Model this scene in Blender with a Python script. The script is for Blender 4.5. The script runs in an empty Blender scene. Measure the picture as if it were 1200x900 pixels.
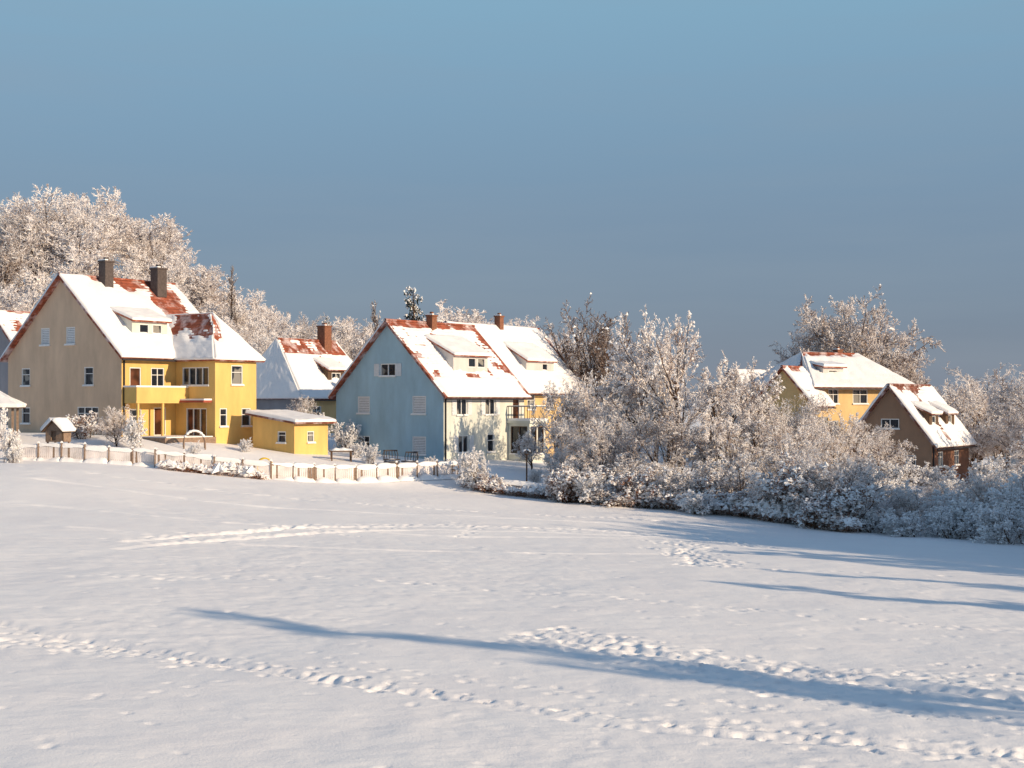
import bpy, math, numpy as np
from mathutils import Vector
sc=bpy.context.scene
sc.view_settings.view_transform='Standard'
sc.view_settings.look='None'
sc.view_settings.exposure=0
COL=sc.collection
# ------------------------------------------------------------------ noise
def _h(xi,yi,s):
    v=np.sin(xi*127.1+yi*311.7+s*74.7)*43758.5453
    return v-np.floor(v)
def vnoise(x,y,s=0):
    x=np.asarray(x,float);y=np.asarray(y,float)
    xi=np.floor(x);yi=np.floor(y);fx=x-xi;fy=y-yi
    fx=fx*fx*(3-2*fx);fy=fy*fy*(3-2*fy)
    a=_h(xi,yi,s);b=_h(xi+1,yi,s);c=_h(xi,yi+1,s);d=_h(xi+1,yi+1,s)
    return (a*(1-fx)+b*fx)*(1-fy)+(c*(1-fx)+d*fx)*fy
def fbm(x,y,s=0,o=4):
    r=0;a=.5;t=0
    for i in range(o):
        r=r+a*vnoise(x*2**i,y*2**i,s+i*13);t+=a;a*=.5
    return r/t
def sstep(a,b,x):
    t=np.clip((np.asarray(x,float)-a)/(b-a),0,1);return t*t*(3-2*t)
# ------------------------------------------------------------------ terrain
def ground(x,y):
    x=np.asarray(x,float);y=np.asarray(y,float)
    s=sstep(20,85,y)
    xe=60*np.tanh(x/60)
    z=-.95*s-(.02+.045*s)*xe
    z=z+.6*np.exp(-((x+26)/10)**2)*s
    z=z+1.25*sstep(89,98,y)
    z=z+17.0*np.exp(-((x+62)/22)**2)*sstep(130,205,y)*(1-sstep(320,600,y))
    z=z+5*np.exp(-((x+20)/45)**2)*sstep(130,190,y)*(1-sstep(320,600,y))
    z=z-3*sstep(140,300,y)*sstep(0,60,x)
    z=z+.35*(fbm(x*.07+5,y*.07,3,2)-.5)*sstep(10,40,y)
    return z
def gz(x,y): return float(ground(x,y))
# ------------------------------------------------------------------ materials
def newmat(name):
    m=bpy.data.materials.new(name);m.use_nodes=True
    nt=m.node_tree;b=nt.nodes['Principled BSDF'];return m,nt,b
def N(nt,t,**k):
    n=nt.nodes.new(t)
    for a,v in k.items(): setattr(n,a,v)
    return n
def math_(nt,op,a,b=None,clamp=False):
    n=N(nt,'ShaderNodeMath',operation=op);n.use_clamp=clamp
    for i,v in enumerate((a,b)):
        if v is None: continue
        if isinstance(v,(int,float)): n.inputs[i].default_value=v
        else: nt.links.new(v,n.inputs[i])
    return n.outputs[0]
def noise(nt,scale,detail=3,coord='Object',rough=.5,stretch=None):
    tc=N(nt,'ShaderNodeTexCoord');n=N(nt,'ShaderNodeTexNoise')
    n.inputs['Scale'].default_value=scale;n.inputs['Detail'].default_value=detail;n.inputs['Roughness'].default_value=rough
    src=tc.outputs[coord]
    if stretch:
        mp=N(nt,'ShaderNodeMapping');mp.inputs['Scale'].default_value=stretch
        nt.links.new(src,mp.inputs[0]);src=mp.outputs[0]
    nt.links.new(src,n.inputs['Vector']);return n.outputs['Fac']
def mixc(nt,f,a,b):
    n=N(nt,'ShaderNodeMix',data_type='RGBA')
    if isinstance(f,(int,float)): n.inputs[0].default_value=f
    else: nt.links.new(f,n.inputs[0])
    for i,v in ((6,a),(7,b)):
        if isinstance(v,tuple): n.inputs[i].default_value=(*v,1)
        else: nt.links.new(v,n.inputs[i])
    return n.outputs[2]
def maprange(nt,v,a,b,c=0,d=1):
    n=N(nt,'ShaderNodeMapRange');nt.links.new(v,n.inputs[0])
    for i,q in enumerate((a,b,c,d)): n.inputs[i+1].default_value=q
    return n.outputs[0]
def bump(nt,b,h,strength,dist):
    n=N(nt,'ShaderNodeBump');n.inputs['Strength'].default_value=strength;n.inputs['Distance'].default_value=dist
    nt.links.new(h,n.inputs['Height']);nt.links.new(n.outputs[0],b.inputs['Normal'])
def m_snow(name,c1=(.94,.91,.90),c2=(.97,.945,.93),field=False):
    m,nt,b=newmat(name)
    n1=noise(nt,.35,4,rough=.6);n2=noise(nt,6,5,rough=.65)
    nt.links.new(mixc(nt,maprange(nt,n1,.35,.65),c1,c2),b.inputs['Base Color'])
    b.inputs['Roughness'].default_value=.65
    b.inputs['Specular IOR Level'].default_value=.25
    if field:
        n3=noise(nt,1.6,6,rough=.62,stretch=(1,1.6,1));n4=noise(nt,22,4,rough=.6)
        h=math_(nt,'ADD',math_(nt,'MULTIPLY',n3,.45),math_(nt,'MULTIPLY',n4,.13))
        bump(nt,b,h,.45,.13)
    else: bump(nt,b,n2,.35,.06)
    return m
def m_plaster(name,c,var=.12):
    m,nt,b=newmat(name)
    n1=noise(nt,.8,5,rough=.65,stretch=(1,1,.35));n2=noise(nt,30,3)
    d=tuple(max(0,q*(1-var*1.6)) for q in c);l=tuple(min(1,q*(1+var*.6)) for q in c)
    nt.links.new(mixc(nt,maprange(nt,n1,.3,.7),d,l),b.inputs['Base Color'])
    b.inputs['Roughness'].default_value=.9;bump(nt,b,n2,.25,.02);return m
def m_simple(name,c,r=.7,metal=0,var=.25,scale=6):
    m,nt,b=newmat(name);n1=noise(nt,scale,4)
    d=tuple(q*(1-var) for q in c);l=tuple(min(1,q*(1+var)) for q in c)
    nt.links.new(mixc(nt,maprange(nt,n1,.3,.7),d,l),b.inputs['Base Color'])
    b.inputs['Roughness'].default_value=r;b.inputs['Metallic'].default_value=metal;return m
def m_tile(name,c=(.34,.085,.04)):
    m,nt,b=newmat(name);tc=N(nt,'ShaderNodeTexCoord');s=N(nt,'ShaderNodeSeparateXYZ');nt.links.new(tc.outputs['Object'],s.inputs[0])
    fr=math_(nt,'FRACT',math_(nt,'MULTIPLY',s.outputs[2],4.3))
    fy=math_(nt,'FRACT',math_(nt,'MULTIPLY',s.outputs[1],4.0))
    n1=noise(nt,2.2,5);n2=noise(nt,1.1,4,rough=.6)
    a=mixc(nt,maprange(nt,n1,.3,.7),tuple(q*.55 for q in c),tuple(min(1,q*1.25) for q in c))
    edge=maprange(nt,fr,0,.2,.35,1)
    mul=N(nt,'ShaderNodeMix',data_type='RGBA',blend_type='MULTIPLY');mul.inputs[0].default_value=1
    nt.links.new(a,mul.inputs[6]);nt.links.new(edge,mul.inputs[7])
    sn=math_(nt,'MULTIPLY',maprange(nt,n2,.48,.66),.5)
    nt.links.new(mixc(nt,sn,mul.outputs[2],(.8,.78,.8)),b.inputs['Base Color'])
    b.inputs['Roughness'].default_value=.8
    h=math_(nt,'ADD',fr,math_(nt,'MULTIPLY',fy,.4));bump(nt,b,h,.6,.04);return m
def m_twig(name,bark,frost,lo,hi,amt=1.0):
    m,nt,b=newmat(name);g=N(nt,'ShaderNodeNewGeometry');s=N(nt,'ShaderNodeSeparateXYZ');nt.links.new(g.outputs['Normal'],s.inputs[0])
    n1=noise(nt,.9,3);n2=noise(nt,5,3)
    f=math_(nt,'ADD',s.outputs[2],math_(nt,'ADD',math_(nt,'MULTIPLY',math_(nt,'SUBTRACT',n1,.5),3.4),math_(nt,'MULTIPLY',math_(nt,'SUBTRACT',n2,.5),1.8)))
    f=math_(nt,'MULTIPLY',maprange(nt,f,lo,hi),amt)
    nt.links.new(mixc(nt,f,bark,frost),b.inputs['Base Color']);b.inputs['Roughness'].default_value=.8
    b.inputs['Specular IOR Level'].default_value=.2;return m
def m_glass(name,c=(.015,.02,.03),cur=(.25,.24,.22),lo=.55,hi=.6):
    m,nt,b=newmat(name);n1=noise(nt,.9,1)
    nt.links.new(mixc(nt,maprange(nt,n1,lo,hi),c,cur),b.inputs['Base Color'])
    b.inputs['Roughness'].default_value=.12;return m
SNOWF=m_snow('field_snow',field=True);SNOW=m_snow('snow',(.88,.865,.865),(.93,.92,.915))
TILE=m_tile('roof_tile');TILEB=m_tile('roof_tile_brown',(.22,.07,.04))
YEL=m_plaster('yellow_plaster',(.76,.50,.17));YEL2=m_plaster('pale_yellow_plaster',(.68,.48,.23))
BEI=m_plaster('beige_plaster',(.68,.50,.35));BLU=m_plaster('blue_plaster',(.38,.55,.64));CRE=m_plaster('cream_plaster',(.66,.67,.61))
WHT=m_plaster('white_plaster',(.62,.6,.58));GRYP=m_plaster('grey_plaster',(.33,.32,.34))
DWOOD=m_simple('dark_wood',(.10,.055,.03),.8);WOOD=m_simple('weathered_wood',(.26,.18,.13),.85);TIMB=m_plaster('brown_timber_cladding',(.34,.21,.135));TIMD=m_plaster('dark_brown_render',(.17,.08,.05))
RED=m_plaster('red_plaster',(.35,.08,.05))
FRAME=m_simple('white_frame',(.75,.74,.72),.5,var=.06);BLIND=m_simple('roller_blind',(.66,.68,.70),.6,var=.08)
DARKM=m_simple('dark_metal',(.03,.03,.035),.5,.4);BRICK=m_simple('chimney_masonry',(.09,.07,.065),.9)
BRICKR=m_simple('chimney_brick',(.22,.09,.05),.9)
GLASS=m_glass('window_glass');DGLASS=m_glass('dark_door_glass',(.05,.02,.012),(.16,.06,.03),.45,.6)
YPLAY=m_simple('yellow_paint',(.75,.5,.03),.5);WICK=m_simple('dark_wicker',(.06,.05,.05),.8,scale=30)
BARK=m_twig('snowy_bark',(.085,.05,.032),(.82,.8,.8),.35,.8)
FROST=m_twig('frosted_twig',(.19,.09,.05),(.94,.885,.855),-.85,.20)
FROSTW=m_twig('hazy_rime_twig',(.34,.23,.18),(.92,.875,.86),-1.3,-.05)  # rime twigs, bark lightened so distance haze sits in the colour
FROSTB=m_twig('brown_frosted_twig',(.20,.12,.08),(.88,.83,.81),-.75,.5)
FROSTD=m_twig('bare_twig',(.14,.085,.06),(.80,.76,.76),-.1,1.1,.75)
FROSTH=m_twig('heavy_frost_twig',(.20,.12,.08),(.93,.91,.91),-1.15,.0)
BEECH=m_twig('beech_leaf_twig',(.24,.095,.04),(.88,.84,.83),.05,.9,.9)
NEED=m_twig('snowy_needle',(.02,.035,.02),(.8,.8,.83),.6,1.5)
# ------------------------------------------------------------------ mesh helpers
class MB:
    def __init__(s): s.v=[];s.n=0;s.f=[];s.m=[]
    def add(s,verts,faces,mi=0):
        verts=np.asarray(verts,float).reshape(-1,3);s.v.append(verts)
        F=np.asarray(faces,int)+s.n;s.f.append(F);s.m.append(np.full(len(F),mi));s.n+=len(verts)
    def poly(s,pts,mi=0): s.add(pts,[list(range(len(pts)))],mi)
    def obox(s,o,u,v,n,u0,u1,v0,v1,n0,n1,mi=0):
        o,u,v,n=[np.asarray(q,float) for q in (o,u,v,n)]
        P=[o+u*a+v*b+n*c for c in (n0,n1) for b in (v0,v1) for a in (u0,u1)]
        s.add(P,[[0,2,3,1],[4,5,7,6],[0,1,5,4],[2,6,7,3],[0,4,6,2],[1,3,7,5]],mi)
    def box(s,x0,x1,y0,y1,z0,z1,mi=0): s.obox((0,0,0),(1,0,0),(0,1,0),(0,0,1),x0,x1,y0,y1,z0,z1,mi)
    def grid(s,P,mi=0):
        a,b=P.shape[:2];i=np.arange((a-1)*(b-1));r=i//(b-1);c=i%(b-1);k=r*b+c
        s.add(P.reshape(-1,3),np.stack([k,k+1,k+b+1,k+b],1),mi)
    def build(s,name,parent=None,mats=(),smooth=False,label=None,loc=None):
        me=bpy.data.meshes.new(name)
        V=np.concatenate(s.v);me.vertices.add(len(V));me.vertices.foreach_set('co',V.ravel())
        lt=np.concatenate([np.full(len(F),F.shape[1]) for F in s.f]);lv=np.concatenate([F.ravel() for F in s.f])
        me.loops.add(len(lv));me.loops.foreach_set('vertex_index',lv)
        me.polygons.add(len(lt));me.polygons.foreach_set('loop_start',np.concatenate([[0],np.cumsum(lt)[:-1]]).astype(np.int32))
        me.polygons.foreach_set('loop_total',lt.astype(np.int32))
        me.polygons.foreach_set('material_index',np.concatenate(s.m).astype(np.int32))
        me.polygons.foreach_set('use_smooth',np.full(len(lt),smooth))
        me.update(calc_edges=True);me.validate()
        for m in mats: me.materials.append(m)
        o=bpy.data.objects.new(name,me);COL.objects.link(o)
        if parent: o.parent=parent
        if loc: o.location=loc
        if label: o['label']=label
        return o
def empty(name,loc,rz=0,label='',cat='',group=None):
    e=bpy.data.objects.new(name,None);e.location=loc;e.rotation_euler=(0,0,rz);e.empty_display_size=.3;COL.objects.link(e)
    e['label']=label;e['category']=cat
    if group:e['group']=group
    return e
def clip(poly,rect):
    for ax,val,sg in ((0,rect[0],1),(0,rect[2],-1),(1,rect[1],1),(1,rect[3],-1)):
        out=[]
        for i in range(len(poly)):
            a=poly[i];b=poly[(i+1)%len(poly)];da=(a[ax]-val)*sg;db=(b[ax]-val)*sg
            if da>=0: out.append(a)
            if (da>0 and db<0) or (da<0 and db>0):
                t=da/(da-db);out.append((a[0]+(b[0]-a[0])*t,a[1]+(b[1]-a[1])*t))
        poly=out
        if len(poly)<3:return []
    return poly
def panel(mb,o,u,v,n,poly,ops,mi=0,depth=.16):
    o,u,v,n=[np.asarray(q,float) for q in (o,u,v,n)]
    us=sorted({p[0] for p in poly}|{q for r in ops for q in (r[0],r[2])});vs=sorted({p[1] for p in poly}|{q for r in ops for q in (r[1],r[3])})
    us=[min(p[0] for p in poly)]+[q for q in us[1:-1]]+[max(p[0] for p in poly)]
    for i in range(len(us)-1):
        for j in range(len(vs)-1):
            cu=(us[i]+us[i+1])/2;cv=(vs[j]+vs[j+1])/2
            if any(r[0]<cu<r[2] and r[1]<cv<r[3] for r in ops): continue
            c=clip(list(poly),(us[i],vs[j],us[i+1],vs[j+1]))
            if len(c)>=3: mb.poly([o+u*a+v*b for a,b in c],mi)
    for r in ops:
        q=[(r[0],r[1]),(r[2],r[1]),(r[2],r[3]),(r[0],r[3])]
        for k in range(4):
            a=q[k];b=q[(k+1)%4]
            mb.poly([o+u*a[0]+v*a[1],o+u*b[0]+v*b[1],o+u*b[0]+v*b[1]-n*depth,o+u*a[0]+v*a[1]-n*depth],mi)
Z=(0,0,1)
def window(par,o,u,n,r,style='plain',single=False,fm_=None):
    u0,v0,u1,v1=r;v=Z;w=u1-u0;h=v1-v0
    g=MB()
    g.obox(o,u,v,n,u0,u1,v0,v1,-.15,-.12,0)
    if style=='blind':
        k=max(3,int(h/.12))
        for i in range(k): g.obox(o,u,v,n,u0+.04,u1-.04,v0+h*i/k+.01,v0+h*(i+1)/k-.012,-.1,-.05-(i%2)*.006,2 if single else 1)
    f=MB() if not single else g
    fm=1 if single else 0
    t=.075
    f.obox(o,u,v,n,u0,u1,v0,v0+t,-.115,-.02,fm);f.obox(o,u,v,n,u0,u1,v1-t,v1,-.115,-.02,fm)
    f.obox(o,u,v,n,u0,u0+t,v0+t,v1-t,-.115,-.02,fm);f.obox(o,u,v,n,u1-t,u1,v0+t,v1-t,-.115,-.02,fm)
    if style!='blind':
        k=max(1,int(round(w/.75)))
        for i in range(1,k): f.obox(o,u,v,n,u0+w*i/k-.035,u0+w*i/k+.035,v0+t,v1-t,-.113,-.035,fm)
        if style=='cross': 
            for i in range(k): f.obox(o,u,v,n,u0+w*i/k+(.036 if i else t+.001),u0+w*(i+1)/k-(.036 if i<k-1 else t+.001),v0+h*.62,v0+h*.62+.05,-.113,-.035,fm)
    nm='window' if style!='door' else 'door'
    wo=g.build(nm,par,[GLASS if style!='door' else DGLASS,BLIND if not single else FRAME,BLIND])
    if single: return wo
    f.build('frame',wo,[fm_ or FRAME])
    if style!='door':
        s=MB();s.obox(o,u,v,n,u0-.08,u1+.08,v0-.07,v0-.003,-.1,.12,0);s.obox(o,u,v,n,u0-.06,u1+.06,v0-.001,v0+.06,-.017,.10,1)
        s.build('sill',wo,[FRAME,SNOW])
    if style=='side':
        for a,b in ((u0-.58,u0-.05),(u1+.05,u1+.58)):
            s=MB();s.obox(o,u,v,n,a,b,v0,v1,.004,.05,0)
            for i in range(6): s.obox(o,u,v,n,a+.05,b-.05,v0+h*(i+.2)/6,v0+h*(i+.75)/6,.05,.07,0)
            s.build('shutter',wo,[BLIND])
    return wo
def rects(ws): return [(c-w/2,h-hh/2,c+w/2,h+hh/2) for c,h,w,hh,_ in ws]
_seed=[10]
def slab(mb,P,t=.17,mi=0):
    P=[np.asarray(p,float) for p in P];n=np.cross(P[1]-P[0],P[2]-P[0]);n/=np.linalg.norm(n)
    if n[2]<0:n=-n
    Q=[p-n*t for p in P];k=len(P)
    mb.poly(P,mi);mb.poly(Q[::-1],mi)
    for i in range(k): mb.poly([P[i],Q[i],Q[(i+1)%k],P[(i+1)%k]],mi)
def snowpatch(mb,A,B,C,D,expo=None,th=.16,step=.11,mi=0):
    A,B,C,D=[np.asarray(q,float) for q in (A,B,C,D)]
    _seed[0]+=7;sd=_seed[0]
    n=np.cross(B-A,(D+C)/2-(A+B)/2);n/=np.linalg.norm(n)
    if n[2]<0:n=-n
    Lu=max(np.linalg.norm(B-A),np.linalg.norm(C-D));Lv=np.linalg.norm((D+C)/2-(A+B)/2)
    def ax(L): 
        k=max(3,int(L/step));return np.concatenate([[0,.04],np.linspace(.13,L-.13,k),[L-.04,L]])/L
    U,V=np.meshgrid(ax(Lu),ax(Lv))
    P=(1-V)[...,None]*(A+(B-A)*U[...,None])+V[...,None]*(D+(C-D)*U[...,None])
    um=U*Lu;vm=V*Lv
    h=th*(.55+.9*fbm(um*.9,vm*.9,sd,4))
    if expo is not None:
        e=np.clip(expo(U,V),0,1);nn=fbm(um*1.1,vm*.9,sd+3,3)
        h=h-th*np.clip(e*1.5+(nn-.5)*2.8*np.minimum(1,e*3),0,3)*1.0
        h=h-np.minimum(1,e*2)*.05*(((vm/.34)%1)<.45)
    h=h-np.exp(-vm/.15)*.12*(fbm(um*1.2,um*0,sd+5,3)>.62)
    h=np.maximum(h,-.03)
    h[0,:]=-.03;h[-1,:]=-.03;h[:,0]=-.03;h[:,-1]=-.03
    P=P+n*h[...,None]
    mb.grid(P,mi)
def blob(*bs): return lambda U,V: sum(a*np.exp(-((U-u)/su)**2-((V-v)/sv)**2) for u,v,su,sv,a in bs)
def chimney(par,x,y,wx,wy,zb,zt,mat=None):
    c=MB();c.box(x-wx/2,x+wx/2,y-wy/2,y+wy/2,zb,zt-.12,0);c.box(x-wx/2-.06,x+wx/2+.06,y-wy/2-.06,y+wy/2+.06,zt-.12,zt,0)
    c.box(x-wx*.18,x+wx*.18,y-wy*.18,y+wy*.18,zt,zt+.25,0)
    c.box(x-wx/2-.04,x+wx/2+.04,y-wy/2-.04,y-wy*.2,zt+.001,zt+.09,1)
    c.box(x-wx/2-.04,x-wx*.2,y-wy*.2+.002,y+wy/2,zt+.001,zt+.08,1)
    return c.build('chimney',par,[mat or BRICK,SNOW])
def house(name,label,cat,loc,th,W,L,eh,rh,mats,gab=(),side=(),hip=(0,0),expo=None,expo2=None,expoh=None,chim=(),dorm=(),ov=.5,tile=None,base=-1.5,group=None):
    H=empty(name,loc,-math.radians(th),label,cat,group)
    t=(rh-eh)/(W/2)
    w=MB()
    gp=[(-W,base),(0,base),(0,eh),(-W/2,rh),(-W,eh)] if not hip[0] else [(-W,base),(0,base),(0,eh),(-W,eh)]
    gp2=[(-W,base),(0,base),(0,eh),(-W/2,rh),(-W,eh)] if not hip[1] else [(-W,base),(0,base),(0,eh),(-W,eh)]
    panel(w,(0,0,0),(1,0,0),Z,(0,-1,0),gp,rects(gab),0)
    panel(w,(0,L,0),(1,0,0),Z,(0,1,0),gp2,[],0)
    panel(w,(0,0,0),(0,1,0),Z,(1,0,0),[(0,base),(L,base),(L,eh),(0,eh)],rects(side),1)
    panel(w,(-W,0,0),(0,1,0),Z,(-1,0,0),[(0,base),(L,base),(L,eh),(0,eh)],[],0)
    w.build('wall',H,[mats[0],mats[1]])
    for q,r in zip(gab,rects(gab)): window(H,(0,0,0),(1,0,0),(0,-1,0),r,q[4])
    for q,r in zip(side,rects(side)): window(H,(0,0,0),(0,1,0),(1,0,0),r,q[4])
    r=MB();E=eh+.2;R=rh+.2;ez=E-ov*t
    y0=-ov*.8;y1=L+ov*.8
    if hip[0]: y0=-ov
    if hip[1]: y1=L+ov
    ry0=hip[0] if hip[0] else y0;ry1=L-hip[1] if hip[1] else y1
    a=(ov,y0,ez);b=(ov,y1,ez);c=(-W/2,ry1,R);d=(-W/2,ry0,R);a2=(-W-ov,y0,ez);b2=(-W-ov,y1,ez)
    s=MB()
    slab(r,[a,b,c,d]);snowpatch(s,a,b,c,d,expo)
    slab(r,[a2,b2,c,d]);snowpatch(s,a2,b2,c,d,expo2)
    if hip[0]: slab(r,[a2,a,d]);snowpatch(s,a2,a,d,d,expoh)
    if hip[1]: slab(r,[b2,b,c]);snowpatch(s,b2,b,c,c)
    ro=r.build('roof',H,[tile or TILE]);s.build('roof_snow',ro,[SNOW],smooth=True)
    rc=MB();k=int((ry1-ry0)/.3)
    yy=np.linspace(ry0,ry1,k);ang=np.linspace(-1.9,1.9,7)
    P=np.stack([np.stack([-W/2+.14*np.sin(ang),np.full(7,y),R+.02+.13*np.cos(ang)-.04],1) for y in yy]);rc.grid(P,0);rc.build('ridge_tile',ro,[tile or TILE])
    for q in chim: chimney(ro,*q)
    g=MB();g.box(ov-.02,ov+.1,y0+.02,y1-.02,ez-.2,ez-.09,0)
    g.box(.02,.11,.12,.21,base,ez+.1,0);g.build('gutter',H,[DARKM])
    for (dy0,dy1,xf,ht,rise,wins,dm) in dorm:
        hs=lambda x:E-x*t
        xb=-( (ht+rise)-E)/t
        D=MB();hb=hs(xf)-.3
        ops=[(c-w_/2,h-hh/2,c+w_/2,h+hh/2) for c,h,w_,hh in wins]
        panel(D,(xf,0,0),(0,1,0),Z,(1,0,0),[(dy0,hb),(dy1,hb),(dy1,ht),(dy0,ht)],ops,0,.1)
        for yy_ in (dy0,dy1): D.poly([(xf,yy_,hb),(xf,yy_,ht),(xb,yy_,ht+rise),(xb,yy_,hs(xb)-.3)],0)
        do=D.build('dormer',H,[dm])
        for rr in ops: window(do,(xf,0,0),(0,1,0),(1,0,0),rr,'plain',True)
        sl=rise/(xf-xb);A=(xf+.3,dy0-.2,ht+.14-.3*sl);B=(xf+.3,dy1+.2,ht+.14-.3*sl);C=(xb-.1,dy1+.2,ht+rise+.14);Dd=(xb-.1,dy0-.2,ht+rise+.14)
        q=MB();slab(q,[A,B,C,Dd],.12);q2=q.build('dormer_roof',do,[tile or TILE]);
        q=MB();snowpatch(q,A,B,C,Dd,None,.2);q.build('dormer_snow',do,[SNOW],smooth=True)
    return H
# ------------------------------------------------------------------ YELLOW HOUSE
YH=house('yellow_house','large beige and yellow house with snowy red tile roof and balcony','house',(-26.9,98,2.35),35,12.7,10,5.9,11.5,(BEI,YEL),
 gab=[(-8.35,7.3,1.0,1.25,'blind'),(-5.5,7.3,1.0,1.25,'blind'),(-10.6,4.4,1.0,1.3,'cross'),(-3.5,4.4,1.0,1.3,'cross'),(-3.6,1.6,2.3,1.3,'cross'),(-10.6,1.6,1.0,1.2,'cross')],
 side=[(1.2,4.0,1.0,2.0,'door'),(3.2,4.3,1.2,1.4,'cross'),(1.2,1.4,1.1,1.4,'cross'),(3.4,1.2,1.1,2.0,'door')],
 expo=blob((.62,.98,.28,.10,1.3),(.80,.72,.11,.24,1.4),(.9,.5,.05,.12,.8)),
 chim=[(-5.7,3.3,.75,.75,10.5,12.9,BRICK),(-5.3,7.9,.8,.9,10.5,12.7,BRICK)],
 dorm=[(2.0,5.2,-1.3,8.35,.75,[(3.1,7.75,.9,.8),(4.3,7.75,.9,.8)],CRE)])
def bay(H):
    w=MB();p=4.1;a,b=4.8,8.8;e=5.7
    g=[(2.1,4.4,2.7,1.3,'plain'),(2.2,1.1,2.1,2.1,'door')]
    s=[(6.9,4.5,1.1,1.4,'cross'),(5.6,1.5,.7,1.3,'cross'),(7.8,1.5,.9,1.3,'cross')]
    panel(w,(0,a,0),(1,0,0),Z,(0,-1,0),[(0.02,-1.5),(p,-1.5),(p,e),(0.02,e)],rects(g));panel(w,(0,b,0),(1,0,0),Z,(0,1,0),[(0.02,-1.5),(p,-1.5),(p,e),(0.02,e)],[])
    panel(w,(p,0,0),(0,1,0),Z,(1,0,0),[(a,-1.5),(b,-1.5),(b,e),(a,e)],rects(s))
    bo=w.build('bay_wall',H,[YEL])
    for q,r in zip(g,rects(g)): window(H,(0,a,0),(1,0,0),(0,-1,0),r,q[4])
    for q,r in zip(s,rects(s)): window(H,(p,0,0),(0,1,0),(1,0,0),r,q[4])
    o=.45;ez=5.55;R=9.0;m=(a+b)/2
    A=(p+o,a-o,ez);B=(p+o,b+o,ez);T=(1.6,m,R);K=(-3.6,m,R);Lb=(-.2,a-o,ez);Rb=(-.2,b+o,ez)
    r=MB();s=MB()
    slab(r,[A,B,T]);snowpatch(s,A,B,T,T,blob((.15,.75,.25,.3,1.1)))
    slab(r,[Lb,A,T,K]);snowpatch(s,Lb,A,T,K,blob((.6,.75,.45,.28,1.2)))
    slab(r,[Rb,B,T,K]);snowpatch(s,Rb,B,T,K)
    ro=r.build('bay_roof',H,[TILE]);s.build('bay_roof_snow',ro,[SNOW],smooth=True)
    bl=MB()
    bl.box(.01,1.35,.15,a-.02,2.5,2.66,0);bl.box(1.27,1.37,.15,a-.02,2.661,3.6,0);bl.box(.01,1.269,.15,.25,2.661,3.6,0)
    bl.box(1.22,1.42,.1,a-.02,3.601,3.72,1);bl.box(.01,1.219,.1,.3,3.601,3.72,1)
    for y in (.3,2.5): bl.box(1.15,1.3,y,y+.15,-1.2,2.499,0)
    bl.build('balcony',H,[YEL,SNOW])
    t=MB();t.box(.01,4.3,.1,4.7,-1.4,.15,0);t.box(.3,4.2,.3,4.5,.151,.22,1);t.build('terrace',H,[WOOD,SNOW])
    aw=MB();aw.obox((0,a,0),(1,0,0),Z,(0,-1,0),.6,3.8,2.55,2.7,.003,.8,0);aw.obox((0,a,0),(1,0,0),Z,(0,-1,0),.6,3.8,2.701,2.82,.003,.76,1);aw.build('canopy',H,[RED,SNOW])
bay(YH)
# ------------------------------------------------------------------ BLUE HOUSE
BH=house('blue_house','blue gabled house with cream side and snow dusted tile roof','house',(-5.0,104,.6),35,10.5,10.4,5.0,10.3,(BLU,CRE),
 gab=[(-5.3,6.75,1.5,.95,'side'),(-7.7,4.1,1.2,1.3,'blind'),(-2.3,4.1,1.3,1.35,'blind'),(-2.3,1.1,1.3,1.35,'blind'),(-7.7,1.1,1.2,1.3,'cross')],
 side=[(2.2,4.0,1.3,1.3,'side'),(5.8,4.0,1.3,1.3,'side'),(2.4,1.2,1.3,1.3,'side'),(5.9,1.2,.9,1.4,'cross'),(9.3,3.9,1.0,1.9,'door')],
 expo=lambda U,V:np.clip(.24+.5*(V>.92)+.5*(U>.965)+.4*(U<.03)+.3*np.exp(-((U-.15)/.16)**2-((V-.75)/.4)**2)+.3*np.exp(-((U-.88)/.12)**2-((V-.6)/.5)**2)-.3*(V<.25)*(U<.93),0,1),
 chim=[(-4.9,4.8,.6,.6,9,11.1,BRICKR)],
 dorm=[(3.0,7.4,-1.4,7.9,1.3,[(5.4,7.35,1.0,.75),(6.6,7.35,1.0,.75)],WHT)])
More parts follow.
